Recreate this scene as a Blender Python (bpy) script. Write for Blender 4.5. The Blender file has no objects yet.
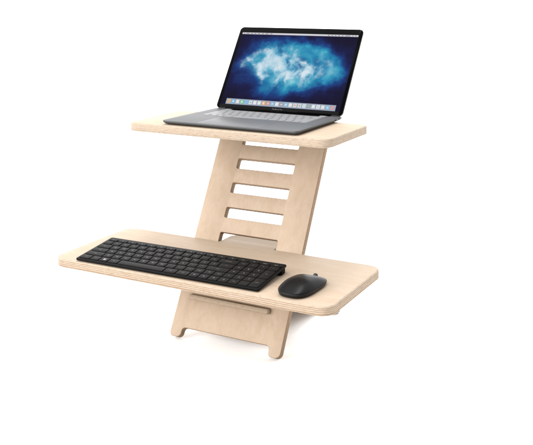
import bpy, bmesh, math, random
from mathutils import Vector, Matrix
random.seed(7)
scene = bpy.context.scene
COL = scene.collection
MM = 0.001
# ---------------------------------------------------------------- measured layout (mm)
ZL, ZU, T = 206.5, 494.0, 19.2
YB, TILT = 17.7, 0.4935
TT, CT, ST = math.tan(TILT), math.cos(TILT), math.sin(TILT)
FLOOR = -7.9
BT = 16.0
EXPO = 1.5
EK = 1/2**EXPO

# ---------------------------------------------------------------- helpers
def link(name, me, mats, parent=None, mat=None):
    o = bpy.data.objects.new(name, me)
    COL.objects.link(o)
    for m in (mats if isinstance(mats, (list, tuple)) else [mats]):
        me.materials.append(m)
    if parent is not None:
        o.parent = parent
    if mat is not None:
        o.matrix_local = mat
    return o

def empty(name, label, cat, mat, group=None):
    o = bpy.data.objects.new(name, None)
    COL.objects.link(o)
    o.empty_display_size = 0.02
    o.matrix_world = mat
    o['label'] = label; o['category'] = cat
    if group: o['group'] = group
    return o

def frame(origin, x, y):
    x = Vector(x).normalized(); y = Vector(y).normalized(); z = x.cross(y)
    m = Matrix((x, y, z)).transposed().to_4x4()
    m.translation = Vector(origin) * MM
    return m

def off(x, y, z):
    return Matrix.Translation(Vector((x, y, z)) * MM)

def round_poly(pts, default_r=0.0, seg=6):
    """pts: (x, y[, r]) counter-clockwise; returns smooth-cornered outline."""
    out = []; n = len(pts)
    for i in range(n):
        p = Vector(pts[i][:2]); a = Vector(pts[i-1][:2]); b = Vector(pts[(i+1) % n][:2])
        r = pts[i][2] if len(pts[i]) > 2 else default_r
        if r <= 0: out.append(p); continue
        da = (a-p).normalized(); db = (b-p).normalized()
        ang = da.angle(db)
        t = r/math.tan(ang/2)
        c = p+(da+db).normalized()*(r/math.sin(ang/2))
        s = p+da*t; e = p+db*t
        v0 = s-c; v1 = e-c
        a0 = math.atan2(v0.y, v0.x); d = math.atan2(v0.x*v1.y-v0.y*v1.x, v0.dot(v1))
        for k in range(seg+1):
            q = a0+d*k/seg
            out.append(c+Vector((math.cos(q), math.sin(q)))*r)
    return out

def inset(loop, d):
    """move a CCW loop inwards by d (a CW hole loop outwards, i.e. always into the material)."""
    n = len(loop); res = []
    for i in range(n):
        p = loop[i]; a = loop[i-1]; b = loop[(i+1) % n]
        e1 = (p-a); e2 = (b-p)
        if e1.length < 1e-9: e1 = e2
        if e2.length < 1e-9: e2 = e1
        n1 = Vector((-e1.y, e1.x)).normalized(); n2 = Vector((-e2.y, e2.x)).normalized()
        m = (n1+n2)
        if m.length < 1e-6: m = n1
        m.normalize()
        k = max(m.dot(n1), 0.4)
        res.append(p+m*(d/k))
    return res

def slab(name, loops, rings, mats, parent=None, mat=None, cap_mat=0, side_mat=1, smooth_caps=False):
    """loops: first outer CCW, others CW holes. rings: [(inset, z)...] from top to bottom."""
    bm = bmesh.new()
    caps = []
    top_edges = []; bot_edges = []
    for lp in loops:
        prev = None; first = None
        for (d, z) in rings:
            pts = inset(lp, d) if abs(d) > 1e-9 else lp
            vs = [bm.verts.new((p.x*MM, p.y*MM, z*MM)) for p in pts]
            if prev:
                n = len(vs)
                for i in range(n):
                    f = bm.faces.new((prev[i], vs[i], vs[(i+1) % n], prev[(i+1) % n]))
                    f.smooth = True; f.material_index = side_mat
            else:
                first = vs
            prev = vs
        n = len(first)
        for i in range(n):
            for ring, store in ((first, top_edges), (prev, bot_edges)):
                e = bm.edges.get((ring[i], ring[(i+1) % n])) or bm.edges.new((ring[i], ring[(i+1) % n]))
                e.smooth = smooth_caps
                store.append(e)
    for store, up in ((top_edges, 1), (bot_edges, -1)):
        r = bmesh.ops.triangle_fill(bm, edges=store, use_beauty=True, use_dissolve=False)
        for f in r['geom']:
            if isinstance(f, bmesh.types.BMFace):
                f.normal_update()
                if f.normal.z*up < 0: f.normal_flip()
                f.smooth = False; f.material_index = cap_mat
    bm.normal_update()
    me = bpy.data.meshes.new(name)
    bm.to_mesh(me); bm.free()
    me.set_sharp_from_angle(angle=math.radians(50))
    return link(name, me, mats, parent, mat)

def rbox_rings(h, r, seg=3, r_bottom=None):
    rb = r if r_bottom is None else r_bottom
    out = []
    for k in range(seg+1):
        a = math.pi/2*k/seg
        out.append((r*(1-math.sin(a)), h-r*(1-math.cos(a))))
    for k in range(seg+1):
        a = math.pi/2*k/seg
        out.append((rb*(1-math.cos(a)), rb*(1-math.sin(a))))
    return out

def rect(x0, y0, x1, y1, r, seg=5):
    return round_poly([(x0, y0, r), (x1, y0, r), (x1, y1, r), (x0, y1, r)], seg=seg)

def text_mesh(name, txt, size, m, parent, mat, ax='CENTER'):
    cu = bpy.data.curves.new('tmp', 'FONT')
    cu.body = txt; cu.size = size*MM; cu.align_x = ax; cu.align_y = 'CENTER'
    cu.resolution_u = 2
    ob = bpy.data.objects.new('tmp', cu); COL.objects.link(ob)
    dg = bpy.context.evaluated_depsgraph_get()
    me = bpy.data.meshes.new_from_object(ob.evaluated_get(dg))
    bpy.data.objects.remove(ob); bpy.data.curves.remove(cu)
    me.materials.clear()
    return link(name, me, m, parent, mat)

# ---------------------------------------------------------------- materials
def new_mat(name):
    m = bpy.data.materials.new(name); m.use_nodes = True
    nt = m.node_tree; b = nt.nodes['Principled BSDF']
    return m, nt, b

def N(nt, t, **kw):
    n = nt.nodes.new(t)
    for k, v in kw.items():
        if k.startswith('i_'): n.inputs[k[2:]].default_value = v
        else: setattr(n, k, v)
    return n

def ramp(nt, stops, interp='LINEAR'):
    n = nt.nodes.new('ShaderNodeValToRGB'); cr = n.color_ramp; cr.interpolation = interp
    while len(cr.elements) < len(stops): cr.elements.new(0.5)
    for e, (p, c) in zip(cr.elements, stops):
        e.position = p; e.color = (*c, 1)
    return n

def mixc(nt, a, b, fac, mode='MIX'):
    n = nt.nodes.new('ShaderNodeMix'); n.data_type = 'RGBA'; n.blend_type = mode
    L = nt.links
    for s, v in ((n.inputs[6], a), (n.inputs[7], b), (n.inputs[0], fac)):
        if hasattr(v, 'is_output'): L.new(v, s)
        elif isinstance(v, tuple): s.default_value = (*v, 1)
        else: s.default_value = v
    return n.outputs[2]

def birch_face(name, base, along='X'):
    m, nt, b = new_mat(name); L = nt.links
    tc = N(nt, 'ShaderNodeTexCoord')
    mp = N(nt, 'ShaderNodeMapping')
    mp.inputs['Scale'].default_value = (7, 60, 60) if along == 'X' else (38, 22, 38)
    L.new(tc.outputs['Object'], mp.inputs[0])
    n1 = N(nt, 'ShaderNodeTexNoise', i_Scale=1.0, i_Detail=6.0, i_Roughness=0.6, i_Distortion=0.8)
    L.new(mp.outputs[0], n1.inputs['Vector'])
    mp2 = N(nt, 'ShaderNodeMapping')
    mp2.inputs['Scale'].default_value = (30, 60, 30) if along == 'X' else (70, 55, 70)
    L.new(tc.outputs['Object'], mp2.inputs[0])
    n2 = N(nt, 'ShaderNodeTexNoise', i_Scale=1.0, i_Detail=3.0, i_Distortion=1.5)
    L.new(mp2.outputs[0], n2.inputs['Vector'])
    mp3 = N(nt, 'ShaderNodeMapping')
    mp3.inputs['Scale'].default_value = (30, 700, 300) if along == 'X' else (700, 30, 300)
    L.new(tc.outputs['Object'], mp3.inputs[0])
    n3 = N(nt, 'ShaderNodeTexNoise', i_Scale=1.0, i_Detail=2.0)
    L.new(mp3.outputs[0], n3.inputs['Vector'])
    d = tuple(c*k for c, k in zip(base, (0.945, 0.92, 0.885)))
    lt = tuple(min(c*k, 1) for c, k in zip(base, (1.04, 1.05, 1.07)))
    r1 = ramp(nt, [(0.30, d), (0.52, base), (0.75, lt)])
    L.new(n1.outputs[0], r1.inputs[0])
    r2 = ramp(nt, [(0.30, (0.97, 0.955, 0.935)), (0.60, (1, 1, 1))])
    L.new(n2.outputs[0], r2.inputs[0])
    r3 = ramp(nt, [(0.30, (0.93, 0.90, 0.87)), (0.50, (1, 1, 1))])
    L.new(n3.outputs[0], r3.inputs[0])
    c = mixc(nt, r1.outputs[0], r2.outputs[0], 1.0, 'MULTIPLY')
    c = mixc(nt, c, r3.outputs[0], 0.8, 'MULTIPLY')
    L.new(c, b.inputs['Base Color'])
    b.inputs['Roughness'].default_value = 0.55
    b.inputs['Specular IOR Level'].default_value = 0.10
    bp = N(nt, 'ShaderNodeBump', i_Strength=0.08, i_Distance=0.0004)
    L.new(n3.outputs[0], bp.inputs['Height']); L.new(bp.outputs[0], b.inputs['Normal'])
    return m

def ply_edge(name, t, base, contrast=1.0):
    """plywood edge: layers stacked along local z from -t to 0"""
    m, nt, b = new_mat(name); L = nt.links
    tc = N(nt, 'ShaderNodeTexCoord')
    sp = N(nt, 'ShaderNodeSeparateXYZ'); L.new(tc.outputs['Object'], sp.inputs[0])
    wn = N(nt, 'ShaderNodeTexNoise', i_Scale=9.0, i_Detail=3.0)
    L.new(tc.outputs['Object'], wn.inputs['Vector'])
    ad = N(nt, 'ShaderNodeMath', operation='MULTIPLY_ADD')
    L.new(wn.outputs[0], ad.inputs[0]); ad.inputs[1].default_value = 0.0016; L.new(sp.outputs[2], ad.inputs[2])
    mr = N(nt, 'ShaderNodeMapRange')
    mr.inputs['From Min'].default_value = -t*MM; mr.inputs['From Max'].default_value = 0.0008
    L.new(ad.outputs[0], mr.inputs[0])
    def k(f): return tuple(min(1, c*(1-(1-q)*contrast)) for c, q in zip(base, f))
    A = k((1, 1, 1)); B = k((0.90, 0.84, 0.77)); D = k((0.62, 0.48, 0.38))
    rp = ramp(nt, [(0.0, B), (0.06, A), (0.13, A), (0.165, D), (0.20, B), (0.255, D), (0.29, A), (0.36, A), (0.40, B),
                   (0.44, D), (0.475, A), (0.56, A), (0.60, B), (0.635, D), (0.67, A), (0.76, A), (0.80, D), (0.83, B), (0.88, A), (0.95, A), (1.0, A)])
    L.new(mr.outputs[0], rp.inputs[0])
    mp = N(nt, 'ShaderNodeMapping'); mp.inputs['Scale'].default_value = (110, 110, 620)
    L.new(tc.outputs['Object'], mp.inputs[0])
    n2 = N(nt, 'ShaderNodeTexNoise', i_Scale=1.0, i_Detail=4.0, i_Roughness=0.7)
    L.new(mp.outputs[0], n2.inputs['Vector'])
    r2 = ramp(nt, [(0.36, (0.74, 0.67, 0.60)), (0.53, (1, 1, 1)), (0.75, (1.0, 1.0, 1.0))])
    L.new(n2.outputs[0], r2.inputs[0])
    c = mixc(nt, rp.outputs[0], r2.outputs[0], 0.8, 'MULTIPLY')
    L.new(c, b.inputs['Base Color'])
    b.inputs['Roughness'].default_value = 0.7
    b.inputs['Specular IOR Level'].default_value = 0.15
    bp = N(nt, 'ShaderNodeBump', i_Strength=0.15, i_Distance=0.0004)
    L.new(n2.outputs[0], bp.inputs['Height']); L.new(bp.outputs[0], b.inputs['Normal'])
    return m

def plain(name, col, rough=0.5, metal=0.0, spec=0.5, noise=0.04, nscale=900, bump=0.0, coat=0.0):
    m, nt, b = new_mat(name); L = nt.links
    tc = N(nt, 'ShaderNodeTexCoord')
    n = N(nt, 'ShaderNodeTexNoise', i_Scale=float(nscale), i_Detail=3.0)
    L.new(tc.outputs['Object'], n.inputs['Vector'])
    r = ramp(nt, [(0.3, tuple(c*(1-noise) for c in col)), (0.7, tuple(min(1, c*(1+noise)) for c in col))])
    L.new(n.outputs[0], r.inputs[0]); L.new(r.outputs[0], b.inputs['Base Color'])
    b.inputs['Roughness'].default_value = rough
    b.inputs['Metallic'].default_value = metal
    b.inputs['Specular IOR Level'].default_value = spec
    if coat: b.inputs['Coat Weight'].default_value = coat
    if bump:
        bp = N(nt, 'ShaderNodeBump', i_Strength=bump, i_Distance=0.0002)
        L.new(n.outputs[0], bp.inputs['Height']); L.new(bp.outputs[0], b.inputs['Normal'])
    return m

def emit(name, col, s=1.0):
    m, nt, b = new_mat(name)
    b.inputs['Base Color'].default_value = (0.01, 0.01, 0.01, 1)
    b.inputs['Emission Color'].default_value = (*col, 1)
    b.inputs['Emission Strength'].default_value = s*EK
    b.inputs['Roughness'].default_value = 0.3
    b.inputs['Specular IOR Level'].default_value = 0.08
    return m

WOOD = (0.314, 0.249, 0.188)
EDGE = (0.297, 0.241, 0.185)
M_top = birch_face('birch_shelf_face', WOOD, 'X')
M_board = birch_face('birch_board_face', (0.370, 0.288, 0.216), 'Y')
M_edge = ply_edge('plywood_edge', T, EDGE, 1.1)
M_edge_soft = ply_edge('plywood_edge_pale', T, EDGE, 0.35)
M_edge_b = ply_edge('plywood_board_edge', BT, (0.225, 0.155, 0.100), 0.4)
M_floor = plain('white_sweep', (0.95, 0.95, 0.95), 0.8, spec=0.1, noise=0.004, nscale=3)
M_kbbody = plain('matte_black_plastic', (0.0014, 0.0013, 0.0012), 0.5, spec=0.06, noise=0.1, bump=0.05)
M_key = plain('charcoal_key_plastic', (0.0048, 0.0044, 0.0041), 0.5, spec=0.07, noise=0.1, bump=0.08)
M_legend = plain('grey_print', (0.12, 0.12, 0.12), 0.6)
M_legend_b = plain('white_print', (0.26, 0.26, 0.26), 0.6)
M_mouse = plain('satin_black_plastic', (0.0045, 0.0045, 0.0046), 0.34, spec=0.22, noise=0.05)
M_mouse.node_tree.nodes['Principled BSDF'].inputs['IOR'].default_value = 1.22
M_mouse_s = plain('gloss_black_plastic', (0.004, 0.004, 0.004), 0.4, spec=0.2)
M_rubber = plain('dark_rubber', (0.02, 0.02, 0.02), 0.8)
M_alu = plain('space_grey_aluminium', (0.058, 0.059, 0.061), 0.5, metal=0.3, spec=0.3, noise=0.03)
M_alud = plain('dark_aluminium', (0.09, 0.09, 0.095), 0.45, metal=0.7)
M_pad = plain('trackpad_glass', (0.068, 0.069, 0.072), 0.45, metal=0.3, spec=0.3)
M_well = plain('key_well', (0.090, 0.090, 0.093), 0.5, metal=0.2)
M_lkey = plain('key_plastic_painted_reflection', (0.145, 0.145, 0.148), 0.45, spec=0.2)  # pale grey puts the bright reflection on the laptop keys into their colour
M_bezel = plain('black_glass', (0.0012, 0.0012, 0.0014), 0.10, spec=0.012)
M_bez_txt = plain('bezel_print', (0.035, 0.035, 0.035), 0.5)
M_grille = plain('speaker_grille', (0.07, 0.07, 0.075), 0.55, metal=0.6)
M_menu = emit('menu_bar_light', (0.68, 0.66, 0.70), 0.9)
M_dock = emit('dock_light', (0.30, 0.36, 0.46), 0.95)
ICONC = [(0.25, 0.55, 0.8), (0.75, 0.78, 0.8), (0.12, 0.5, 0.85), (0.35, 0.36, 0.4), (0.2, 0.65, 0.85), (0.85, 0.45, 0.12),
         (0.75, 0.75, 0.72), (0.8, 0.62, 0.3), (0.82, 0.82, 0.82), (0.75, 0.3, 0.25), (0.2, 0.65, 0.35), (0.85, 0.85, 0.85), (0.45, 0.4, 0.7)]
M_icons = [emit('icon_light', c, 0.9) for c in ICONC]

def screen_mat():
    m, nt, b = new_mat('screen_picture'); L = nt.links
    tc = N(nt, 'ShaderNodeTexCoord')
    # object coordinates, centre of the display, metres
    wn = N(nt, 'ShaderNodeTexNoise', i_Scale=17.0, i_Detail=4.0, i_Roughness=0.6)
    L.new(tc.outputs['Object'], wn.inputs['Vector'])
    sub = N(nt, 'ShaderNodeVectorMath', operation='SUBTRACT'); L.new(wn.outputs['Color'], sub.inputs[0]); sub.inputs[1].default_value = (0.5, 0.5, 0.5)
    def warped(amount):
        sc = N(nt, 'ShaderNodeVectorMath', operation='SCALE'); L.new(sub.outputs[0], sc.inputs[0]); sc.inputs['Scale'].default_value = amount
        ad = N(nt, 'ShaderNodeVectorMath', operation='ADD'); L.new(sc.outputs[0], ad.inputs[0]); L.new(tc.outputs['Object'], ad.inputs[1])
        return ad.outputs[0]
    def blob(cx, cy, sx, sy, warp):
        mp = N(nt, 'ShaderNodeMapping'); mp.vector_type = 'TEXTURE'
        mp.inputs['Location'].default_value = (cx*MM, cy*MM, 0); mp.inputs['Scale'].default_value = (sx*MM, sy*MM, 1)
        L.new(warped(warp), mp.inputs[0])
        sep = N(nt, 'ShaderNodeSeparateXYZ'); L.new(mp.outputs[0], sep.inputs[0])
        cmb = N(nt, 'ShaderNodeCombineXYZ'); L.new(sep.outputs[0], cmb.inputs[0]); L.new(sep.outputs[1], cmb.inputs[1])
        ln = N(nt, 'ShaderNodeVectorMath', operation='LENGTH'); L.new(cmb.outputs[0], ln.inputs[0])
        mr = N(nt, 'ShaderNodeMapRange', interpolation_type='SMOOTHERSTEP'); L.new(ln.outputs['Value'], mr.inputs[0])
        mr.inputs['From Min'].default_value = 1.0; mr.inputs['From Max'].default_value = 0.0
        return mr.outputs[0]
    def mth(op, a, c):
        n = N(nt, 'ShaderNodeMath', operation=op)
        for s, v in ((n.inputs[0], a), (n.inputs[1], c)):
            if hasattr(v, 'is_output'): L.new(v, s)
            else: s.default_value = v
        n.use_clamp = op == 'ADD'
        return n.outputs[0]
    glow = mth('ADD', mth('ADD', blob(-35, 5, 190, 135, 0.08), mth('MULTIPLY', blob(85, 0, 150, 100, 0.10), 0.8)), mth('MULTIPLY', blob(20, 60, 170, 60, 0.09), 0.4))
    core = mth('ADD', mth('ADD', blob(-60, 15, 115, 75, 0.10), mth('MULTIPLY', blob(15, 0, 125, 80, 0.10), 0.9)), mth('MULTIPLY', blob(95, 5, 80, 45, 0.10), 0.35))
    fn = N(nt, 'ShaderNodeTexNoise', i_Scale=30.0, i_Detail=7.0, i_Roughness=0.53, i_Distortion=0.25)
    L.new(warped(0.03), fn.inputs['Vector'])
    fr = N(nt, 'ShaderNodeMapRange'); L.new(fn.outputs[0], fr.inputs[0]); fr.inputs['From Min'].default_value = 0.33; fr.inputs['From Max'].default_value = 0.66
    vn = N(nt, 'ShaderNodeTexNoise', i_Scale=13.0, i_Detail=4.0, i_Distortion=0.6); L.new(tc.outputs['Object'], vn.inputs['Vector'])
    vr = N(nt, 'ShaderNodeMapRange'); L.new(vn.outputs[0], vr.inputs[0]); vr.inputs['From Min'].default_value = 0.35; vr.inputs['From Max'].default_value = 0.65
    g2 = mth('MULTIPLY', glow, mth('ADD', mth('MULTIPLY', vr.outputs[0], 0.55), 0.42))
    c1 = ramp(nt, [(0.0, (0.006, 0.004, 0.022)), (0.14, (0.008, 0.010, 0.065)), (0.34, (0.010, 0.050, 0.22)), (0.58, (0.015, 0.22, 0.42)), (0.85, (0.08, 0.46, 0.60)), (1.0, (0.18, 0.58, 0.68))])
    L.new(g2, c1.inputs[0])
    cf = mth('MULTIPLY', core, mth('ADD', mth('MULTIPLY', fr.outputs[0], 0.95), 0.12))
    c2 = ramp(nt, [(0.0, (0.05, 0.24, 0.42)), (0.45, (0.30, 0.56, 0.70)), (1.0, (0.68, 0.77, 0.83))])
    L.new(fr.outputs[0], c2.inputs[0])
    cr = N(nt, 'ShaderNodeMapRange', interpolation_type='SMOOTHSTEP'); L.new(cf, cr.inputs[0]); cr.inputs['From Min'].default_value = 0.10; cr.inputs['From Max'].default_value = 0.70
    col = mixc(nt, c1.outputs[0], c2.outputs[0], cr.outputs[0])
    L.new(col, b.inputs['Emission Color']); b.inputs['Emission Strength'].default_value = 1.0*EK
    b.inputs['Base Color'].default_value = (0.001, 0.001, 0.001, 1)
    b.inputs['Roughness'].default_value = 0.15; b.inputs['Specular IOR Level'].default_value = 0.015
    return m
M_screen = screen_mat()

# ---------------------------------------------------------------- setting
fl = bmesh.new()
S = 3.2
vs = [fl.verts.new((math.cos(a)*S, math.sin(a)*S, FLOOR*MM)) for a in [2*math.pi*k/96 for k in range(96)]]
fl.faces.new(vs)
me = bpy.data.meshes.new('floor'); fl.to_mesh(me); fl.free()
floor = link('floor', me, M_floor); floor['kind'] = 'structure'

# ---------------------------------------------------------------- stand
desk = empty('desk_riser', 'pale birch plywood standing desk riser with two shelves on a slotted leaning board', 'desk riser', off(0, YB, FLOOR))
inv = desk.matrix_world.inverted()
def L_(z): return z/CT                      # height on the board -> length along it
BM = frame((0, YB, 0), (1, 0, 0), (0, ST, CT))
hw = 145.4
outer = round_poly([
    (-hw, 0, 9), (-hw+29, 0, 11), (-hw+31, L_(20.5), 8), (hw-31, L_(20.5), 7), (hw-29, 0, 9), (hw, 0, 13),
    (hw, L_(521), 12), (-hw, L_(521), 12)], seg=8)
def hole(x0, z0, x1, z1, r=3.4):
    pts = rect(x0, L_(z0), x1, L_(z1), r, 5); pts.reverse(); return pts
SW = 77.5
holes = [hole(-112.6, 81.5, 99.0, 90.0, 2), hole(-SW, 185, SW, 225.8)]
for k in range(1, 6):
    zt = 225.8+54.5*k
    holes.append(hole(-SW, (zt-22.3) if k < 5 else 474.0, SW, zt))
board = slab('leaning_board', [outer]+holes, [(1.0, 0), (0.3, -0.3), (0, -1.0), (0, -BT+1), (0.3, -BT+0.3), (1.0, -BT)],
             [M_board, M_edge_b], desk, inv @ BM)

def shelf(name, W, D, r, zt, rings, mats, tongue_len, gap, label):
    yr = YB+zt*TT-gap
    h = W/2; tw = SW-3
    # local origin: centre of the rear edge line, top surface
    ye = gap+tongue_len
    pts = [(-h, -D, r), (h, -D, r), (h, 0, r), (tw, 0, 0), (tw, ye, 16), (-tw, ye, 16), (-tw, 0, 0), (-h, 0, r)]
    o = slab(name, [round_poly(pts, seg=10)], rings, mats, desk, inv @ off(-1.5 if W < 600 else 0, yr, zt))
    o['label'] = label
    return o
ring_top = [(3.0, 0), (1.5, -0.35), (0.45, -1.3), (0, -3.0), (0, -T+2), (0.6, -T+0.6), (2, -T)]
low = shelf('lower_shelf', 683, 278, 31, ZL, ring_top, [M_top, M_edge], 64, 1.0, 'wide lower shelf with layered plywood edge')
upp = shelf('upper_shelf', 519, 230, 27, ZU, ring_top, [M_top, M_edge_soft], 44, 31.0, 'smaller upper shelf with rounded corners')
# rear leg: tongue through the lowest slot, plate running back and down to the floor
PA = Vector((-7, 52, 93.5)); PB = Vector((-7, 352, 4))
d = (PB-PA).normalized()
LM = frame(PA, (1, 0, 0), d)      # local z = upward normal
Ln = (PB-PA).length
lp = round_poly([(-105, 0, 2), (105, 0, 2), (105, Ln-36, 12), (153, Ln-24, 8), (153, Ln, 8), (100, Ln, 6), (94, Ln-12, 5), (-94, Ln-12, 5),
                 (-100, Ln, 6), (-153, Ln, 8), (-153, Ln-24, 8), (-105, Ln-36, 12)], seg=6)
M_edge_leg = ply_edge('plywood_leg_edge', 12, (0.31, 0.25, 0.19), 0.8)
leg = slab('rear_leg', [lp], [(1, 0), (0, -1), (0, -10), (1, -11)], [M_board, M_edge_leg], desk, inv @ LM)

# ---------------------------------------------------------------- key factory
key_cache = {}
def key_mesh(w, dpt, h, r, chamfer, tag):
    k = (round(w, 2), round(dpt, 2), tag)
    return k

def make_key(parent, mat4, w, dpt, h, r, m, legend=None, lsize=4.5, lm=None, name='key'):
    k = (round(w, 2), round(dpt, 2), m.name)
    if k in key_cache:
        o = bpy.data.objects.new(name, key_cache[k]); COL.objects.link(o); o.parent = parent; o.matrix_local = mat4
    else:
        lp = rect(-w/2, -dpt/2, w/2, dpt/2, r, 3)
        o = slab(name, [lp], [(0.9, h), (0.35, h-0.15), (0.05, h-0.6), (0, 0)], [m], parent, mat4, 0, 0)
        key_cache[k] = o.data
    if legend:
        ox = -w*0.0
        text_mesh('legend', legend, lsize, lm, o, off(ox, 0, h+0.06))
    return o

# ---------------------------------------------------------------- external keyboard
KW, KD = 457.0, 131.0
kc = Vector((-49.5, -76.0))
ka = math.radians(1.3)
tilt = math.asin(13.5/KD)
kb = empty('keyboard', 'wide black wireless keyboard with number pad on the lower shelf', 'keyboard',
           off(kc.x, kc.y, ZL) @ Matrix.Rotation(ka, 4, 'Z'))
KM = off(0, -KD/2, 2.0) @ Matrix.Rotation(tilt, 4, 'X')    # local: y from front edge, z=0 bottom of the plate
slab('body', [rect(-KW/2, 0, KW/2, KD, 5, 5)], rbox_rings(4.2, 1.2), [M_kbbody], kb, KM, 0, 0)
kbi = KM
rf = slab('rear_foot', [rect(-KW/2+2, 0, KW/2-2, 21, 5, 5)], rbox_rings(14.0, 3.0), [M_kbbody], kb, off(0, KD/2-24, 0.8), 0, 0)
for sx in (-1, 1):
    slab('rubber_foot', [rect(-12, -2.5, 12, 2.5, 2.4, 4)], [(0.2, 1.6), (0, 1.4), (0, 0)], [M_rubber], kb, off(sx*190, -KD/2+9, 0.2), 0, 0)
U = (KW-9)/19.0
GAP = 2.6
rows = [
    # depth, list of (units, legend, bright)
    (19.8, [(1.25, 'ctrl'), (1, 'fn'), (1, '#win'), (1.15, 'alt'), (5, None), (1.3, 'alt'), (1.3, 'ctrl'), (1, '<'), (1, 'v'), (1, '>'), (1, '0'), (1, 'ins'), (1, '.'), (-1, None)]),
    (19.8, [(2, 'shift')]+[(1, c) for c in 'ZXCVBNM']+[(1, ','), (1, '.'), (1, '/'), (1, 'shift'), (1, '^'), (1, 'end'), (1, '1'), (1, '2'), (1, '3'), (-2, 'enter')]),
    (19.8, [(1.75, 'caps')]+[(1, c) for c in 'ASDFGHJKL']+[(1, ';'), (1, "'"), (2.25, 'enter'), (1, '4'), (1, '5'), (1, '6'), (-1, None)]),
    (19.8, [(1.5, 'tab')]+[(1, c) for c in 'QWERTYUIOP']+[(1, '['), (1, ']'), (1.5, '\\'), (1, '7'), (1, '8'), (1, '9'), (-2, '+')]),
    (19.8, [(1, '`')]+[(1, c) for c in '1234567890']+[(1, '-'), (1, '='), (2, 'backspace'), (1, 'num'), (1, '/'), (1, '*'), (1, '-')]),
    (12.6, [(19/17.0, s) for s in ['esc', 'f1', 'f2', 'f3', 'f4', 'f5', 'f6', 'f7', 'f8', 'f9', 'f10', 'f11', 'f12', 'prt', 'del', 'pg up', 'pg dn']]),
]
y = 5.2
for depth, keys in rows:
    x = -KW/2+4.5
    for kdef in keys:
        u, s = kdef[0], kdef[1]
        if u == -1: x += U; continue
        dp = depth; yy = y
        if u == -2:
            u = 1; dp = depth*2; yy = y-depth
        w = u*U-GAP
        fn = depth < 15
        bright = s in ('<', 'v', '>', '^', '#win')
        small = s is not None and len(s) > 1
        mat4 = kbi @ off(x+u*U/2, yy+dp/2, 4.1)
        o = make_key(kb, mat4, w, dp-GAP, 2.0, 2.0, M_key,
                     None if (s is None or s == '#win') else s, (3.8 if small else 6.8) if not fn else 3.6,
                     M_legend_b if (bright or fn) else M_legend)
        if s == '#win':
            bmw = bmesh.new()
            for ix in (0, 1):
                for iy in (0, 1):
                    g = 0.35
                    x0 = -3+ix*3+(g if ix else 0); y0 = -3+iy*3+(g if iy else 0)
                    q = [(x0, y0), (x0+3-g, y0), (x0+3-g, y0+3-g), (x0, y0+3-g)]
                    bmw.faces.new([bmw.verts.new((a*MM, c*MM, 0)) for a, c in q])
            mw = bpy.data.meshes.new('legend'); bmw.to_mesh(mw); bmw.free()
            link('legend', mw, M_legend_b, o, off(0, 0, 2.06))
        x += u*U
    y += depth+0.0 if depth > 15 else 0
    if depth > 15: y += 1.0

# ---------------------------------------------------------------- mouse
mo = empty('computer_mouse', 'black wireless mouse with low rounded back beside the keyboard', 'mouse',
           off(248, -77.5, ZL) @ Matrix.Rotation(math.radians(-2), 4, 'Z'))
ML, MW = 61.5, 36.0
def mouse_outline(n=72):
    out = []
    for k in range(n):
        a = 2*math.pi*k/n
        c, s = math.cos(a), math.sin(a)
        e = 2/3.0 if s < 0 else 2/3.8
        xx = math.copysign(abs(c)**e, c); yy = math.copysign(abs(s)**e, s)
        w = MW*(1-0.03*yy*yy)
        out.append((xx*w, yy*ML))
    return out
OUT = mouse_outline()
def top_h(yn):        # crown height along the length (yn -1 rear .. 1 front)
    return 26.0-8.0*max(0, yn+0.2)**1.7-13.5*max(0, -yn-0.12)**1.7
def seam_h(yn):
    return 9.0-1.5*yn
def build_rings(bm, rings):
    prev = None
    for vsr in rings:
        vs = [bm.verts.new((p[0]*MM, p[1]*MM, p[2]*MM)) for p in vsr]
        if prev:
            n = len(vs)
            for i in range(n):
                f = bm.faces.new((prev[i], prev[(i+1) % n], vs[(i+1) % n], vs[i])); f.smooth = True
        prev = vs
    return prev
bm = bmesh.new()
rr = []
for (sc, fz) in ((0.86, 0.0), (0.93, 0.05), (0.965, 0.25), (0.985, 0.6), (0.99, 0.9), (0.985, 0.97), (0.95, 0.98)):
    rr.append([(x*sc, y*sc if abs(sc) else y, 0.6+(seam_h(y/ML)-0.6)*fz) for x, y in OUT])
last = build_rings(bm, rr)
bm.verts.ensure_lookup_table()
bm.faces.new([v for v in bm.verts[:len(OUT)]][::-1])
me = bpy.data.meshes.new('body'); bm.to_mesh(me); bm.free()
link('body', me, M_mouse_s, mo)
bm = bmesh.new(); rr = []
prof = [(0.985, -0.06), (1.0, 0.0), (0.997, 0.07), (0.985, 0.15), (0.96, 0.25), (0.925, 0.36), (0.88, 0.47), (0.82, 0.59), (0.74, 0.71), (0.64, 0.82), (0.52, 0.90), (0.38, 0.95), (0.24, 0.985), (0.1, 1.0)]
for sc, fz in prof:
    ring = []
    for x, y in OUT:
        yn = y*sc/ML; s0 = seam_h(y/ML)
        # crown flattened on the flanks
        ring.append((x*sc, y*sc, s0+(top_h(yn)-s0)*fz if fz > 0 else s0+fz*8))
    rr.append(ring)
last = build_rings(bm, rr)
bm.faces.new(last).smooth = True
me = bpy.data.meshes.new('top_shell'); bm.to_mesh(me); bm.free()
link('top_shell', me, M_mouse, mo)
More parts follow.
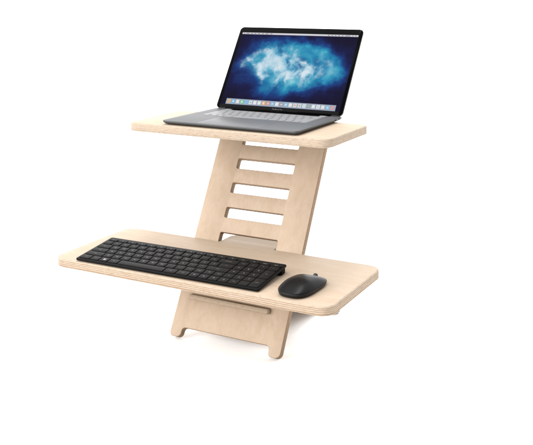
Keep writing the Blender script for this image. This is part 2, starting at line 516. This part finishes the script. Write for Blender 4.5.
# scroll wheel at the front edge
bm = bmesh.new()
prev = None; first = None
wr = []
for k in range(36):
    a = 2*math.pi*k/36
    row = []
    for xo, ro in ((-3.4, 5.0), (-2.8, 6.0), (-1.4, 6.5), (0, 6.6), (1.4, 6.5), (2.8, 6.0), (3.4, 5.0)):
        r0 = ro-(0.25 if k % 2 and abs(xo) < 2.9 else 0)
        row.append(bm.verts.new((xo*MM, math.cos(a)*r0*MM, math.sin(a)*r0*MM)))
    wr.append(row)
for k in range(36):
    A, B = wr[k], wr[(k+1) % 36]
    for j in range(6):
        bm.faces.new((A[j], A[j+1], B[j+1], B[j]))
bm.faces.new([r[0] for r in wr]); bm.faces.new([r[-1] for r in wr][::-1])
bmesh.ops.recalc_face_normals(bm, faces=bm.faces)
me = bpy.data.meshes.new('scroll_wheel'); bm.to_mesh(me); bm.free()
link('scroll_wheel', me, M_rubber, mo, off(-1, 58.5, 8.8))

# ---------------------------------------------------------------- laptop
LW, LD = 349.3, 240.7
lx, ly = -168.5, 33.0
lap = empty('laptop', 'open grey aluminium laptop with a blue cloud picture on its screen on the upper shelf', 'laptop', off(lx, ly, ZU))
BH = 10.2
base = slab('base', [rect(0, 0, LW, LD, 11, 8)],
            [(0.6, BH), (0.15, BH-0.15), (0, BH-0.6), (0, BH-3.2), (1.2, BH-4.6), (4.0, BH-7.0), (7.5, BH-8.6), (10, BH-9.3)],
            [M_alu], lap, None, 0, 0)
for sx in (28, LW-28):
    for sy in (24, LD-24):
        slab('rubber_foot', [rect(sx-8, sy-8, sx+8, sy+8, 7.9, 6)], [(0.6, 1.8), (0, 1.4), (0, 0.1)], [M_rubber], lap, None, 0, 0)
# trackpad: hairline gap and glass
slab('trackpad', [rect(LW/2-80, 7, LW/2+80, 107, 5, 5)], [(0.2, BH+0.12), (0, BH+0.05), (0, BH-0.3)], [M_pad], lap, None, 0, 0)
outl = slab('trackpad_gap', [rect(LW/2-81, 6, LW/2+81, 108, 5.5, 5)], [(0.1, BH+0.03), (0, BH-0.3)], [M_alud], lap, None, 0, 0)
# key well
kx0, kx1, ky0, ky1 = LW/2-138.5, LW/2+138.5, 117, 231
slab('key_well', [rect(kx0-1.5, ky0-1.5, kx1+1.5, ky1+1, 3, 4)], [(0.1, BH+0.03), (0, BH-0.3)], [M_well], lap, None, 0, 0)
slab('touch_bar', [rect(kx0+18.5, ky1-12, kx1-18.5, ky1-2, 1.5, 3)], [(0.2, BH+0.5), (0, BH+0.3), (0, BH-0.1)], [M_bezel], lap, None, 0, 0)
UL = 277/14.5
lrows = [
    ([(1, 'fn'), (1, 'ctrl'), (1, 'alt'), (1.25, 'cmd'), (5, None), (1.25, 'cmd'), (1, 'alt'), (1, '<'), (1, 'v'), (1, '>')]),
    ([(2.25, 'shift')]+[(1, c) for c in 'ZXCVBNM,./']+[(2.25, 'shift')]),
    ([(1.75, 'caps')]+[(1, c) for c in "ASDFGHJKL;'"]+[(1.75, 'return')]),
    ([(1.5, 'tab')]+[(1, c) for c in 'QWERTYUIOP[]\\']),
    ([(1, '`')]+[(1, c) for c in '1234567890-=']+[(1.5, 'delete')]),
]
y = ky0
for keys in lrows:
    x = kx0
    for u, s in keys:
        w = u*UL-2.2
        make_key(lap, off(x+u*UL/2, y+UL/2, BH), w, UL-2.2, 1.0, 1.4, M_lkey, s, 2.6 if s and len(s) > 1 else 5.0, M_legend)
        x += u*UL
    y += UL
for xs, nm in ((kx0, 'esc'), (kx1-17, 'power')):
    make_key(lap, off(xs+8.3, ky1-7, BH), 15, 10, 1.0, 1.4, M_lkey)
# speaker grilles either side of the keys
for x0 in (10, LW-10-20):
    slab('speaker_grille', [rect(x0, 22+90, x0+20, 231, 2, 3)], [(0.1, BH+0.04), (0, BH-0.2)], [M_grille], lap, None, 0, 0)
# ports on both flanks near the hinge
for sx in (0, 1):
    for yy in (LD-24, LD-42):
        pm = frame(((LW+0.05) if sx else -0.05, yy, BH-2.1), (0, 1, 0), (0, 0, 1)) if sx else frame((-0.05, yy, BH-2.1), (0, -1, 0), (0, 0, 1))
        slab('port', [rect(-4.4, -1.2, 4.4, 1.2, 1.15, 4)], [(0.2, 0.12), (0, 0), (0, -0.4)], [M_bezel], lap, pm, 0, 0)
# hinge
bm = bmesh.new()
bmesh.ops.create_cone(bm, cap_ends=True, segments=24, radius1=3.6*MM, radius2=3.6*MM, depth=(LW-60)*MM)
for f in bm.faces: f.smooth = len(f.verts) == 4
me = bpy.data.meshes.new('hinge'); bm.to_mesh(me); bm.free()
link('hinge', me, M_bezel, lap, off(LW/2, LD-5.5, BH+1.6) @ Matrix.Rotation(math.pi/2, 4, 'Y'))
# lid
HY = LD-6.0
lidM = off(0, HY, BH+1.0) @ Matrix.Rotation(math.pi-2.1517, 4, 'X')
LH = 238.0
lid = slab('lid', [rect(0, 0, LW, LH, 11, 8)], [(0.8, 0), (0.2, -0.2), (0, -0.8), (0, -3.0), (1.2, -4.2), (4, -4.9)], [M_alu], lap, lidM, 0, 0)
slab('bezel', [rect(0.7, 0.7, LW-0.7, LH-0.7, 10.4, 8)], [(0.15, 0.35), (0, 0.2), (0, -0.1)], [M_bezel], lid, None, 0, 0)
dx0, dx1, dy0, dy1 = 9.5, LW-9.5, 11.5, 221.5
bm = bmesh.new()
w2, h2 = (dx1-dx0)/2*MM, (dy1-dy0)/2*MM
bm.faces.new([bm.verts.new(p) for p in ((-w2, -h2, 0), (w2, -h2, 0), (w2, h2, 0), (-w2, h2, 0))])
me = bpy.data.meshes.new('display'); bm.to_mesh(me); bm.free()
link('display', me, M_screen, lid, off((dx0+dx1)/2, (dy0+dy1)/2, 0.45))
def flat_rects(name, rl, mats, z):
    bm = bmesh.new()
    for (x0, y0, x1, y1, mi, dz) in rl:
        f = bm.faces.new([bm.verts.new((a*MM, c*MM, dz*MM)) for a, c in ((x0, y0), (x1, y0), (x1, y1), (x0, y1))]); f.material_index = mi
    me = bpy.data.meshes.new(name); bm.to_mesh(me); bm.free()
    return link(name, me, mats, lid, off(0, 0, z))
M_mark = emit('menu_marks', (0.20, 0.19, 0.22), 0.8)
mk = [(dx0+1, dy1-5.4, dx1-1, dy1-0.3, 0, 0)]; x = dx0+5
for w in (3.2, 9, 6, 6, 7, 6, 10, 7):
    mk.append((x, dy1-4.0, x+w, dy1-2.0, 1, 0.1)); x += w+4.5
x = dx1-6
for w in (3, 3, 14, 4, 5, 4, 4, 5):
    mk.append((x-w, dy1-4.0, x, dy1-2.0, 1, 0.1)); x -= w+5
flat_rects('menu_bar', mk, [M_menu, M_mark], 0.6)
ddx0, ddx1, ddy0, ddy1 = 24.5, 327.5, 12.3, 28.0
ic = []; n = 24; st = (ddx1-ddx0-5)/n
for k in range(n):
    x0 = ddx0+2.5+k*st+1.6; wd = st-3.2
    ci = random.randrange(len(ICONC))
    ic.append((x0, ddy0+3.4, x0+wd, ddy0+3.4+wd+0.3, ci+1, 0.1))
ic2 = []
for (x0, y0, x1, y1, ci, dz) in ic:
    cx, cy = (x0+x1)/2, (y0+y1)/2; s = random.uniform(1.3, 2.6); t = random.uniform(1.3, 2.6)
    ic2.append((cx-s, cy-t, cx+s, cy+t, random.choice([1, 8, 11, 3, 2, 4, random.randrange(13)])+1, 0.2))
flat_rects('dock', [(ddx0, ddy0, ddx1, ddy1, 0, 0)]+ic+ic2, [M_dock]+M_icons, 0.6)
text_mesh('bezel_lettering', 'MacBook Pro', 5.2, M_bez_txt, lid, off(LW/2, 6.4, 0.45))

# ---------------------------------------------------------------- light
world = bpy.data.worlds.new('World'); scene.world = world; world.use_nodes = True
nt = world.node_tree; bg = nt.nodes['Background']; L = nt.links
tc = N(nt, 'ShaderNodeTexCoord')
dt = N(nt, 'ShaderNodeVectorMath', operation='DOT_PRODUCT'); L.new(tc.outputs['Generated'], dt.inputs[0])
dt.inputs[1].default_value = Vector((-0.80, 0.45, 0.35)).normalized()
mr = N(nt, 'ShaderNodeMapRange', interpolation_type='SMOOTHSTEP'); L.new(dt.outputs['Value'], mr.inputs[0])
mr.inputs['From Min'].default_value = -0.75; mr.inputs['From Max'].default_value = 0.35
mr.inputs['To Min'].default_value = 0.36; mr.inputs['To Max'].default_value = 1.0
L.new(mr.outputs[0], bg.inputs['Strength'])
bg.inputs['Color'].default_value = (1, 1, 1, 1)

def area(name, loc, target, size, power, col=(1, 1, 1)):
    la = bpy.data.lights.new(name, 'AREA'); la.shape = 'SQUARE'; la.size = size; la.energy = power; la.color = col
    o = bpy.data.objects.new(name, la); COL.objects.link(o); o.location = loc
    o.rotation_euler = (Vector(target)-Vector(loc)).to_track_quat('-Z', 'Y').to_euler()
    return o
area('softbox_key', (-2.8, -4.5, 2.1), (0, 0, 0.3), 2.4, 98)
area('softbox_top', (-0.22, 0.98, 3.3), (0.1, 0, 0.2), 0.75, 19)
area('softbox_front', (-0.1, -1.9, 3.8), (0.1, -0.05, 0.2), 1.8, 26)

# ---------------------------------------------------------------- camera
C = Vector((975.4326, -1548.5303, 797.0214))
yaw, pitch = 0.4783, -0.1246
fwd = Vector((-math.sin(yaw)*math.cos(pitch), math.cos(yaw)*math.cos(pitch), math.sin(pitch)))
right = Vector((math.cos(yaw), math.sin(yaw), 0)); up = right.cross(fwd)
cm = Matrix((right, up, -fwd)).transposed().to_4x4(); cm.translation = C*MM
cd = bpy.data.cameras.new('camera'); cam = bpy.data.objects.new('camera', cd); COL.objects.link(cam)
cam.matrix_world = cm
cd.sensor_width = 36; cd.lens = 851.3628/533*36
cd.shift_x = -20.06/533; cd.shift_y = -124.4557/533
cd.clip_start = 0.01; cd.clip_end = 100
scene.camera = cam
scene.render.engine = 'CYCLES'
scene.view_settings.view_transform = 'Standard'
scene.view_settings.look = 'None'
scene.view_settings.exposure = EXPO
scene.view_settings.gamma = 1
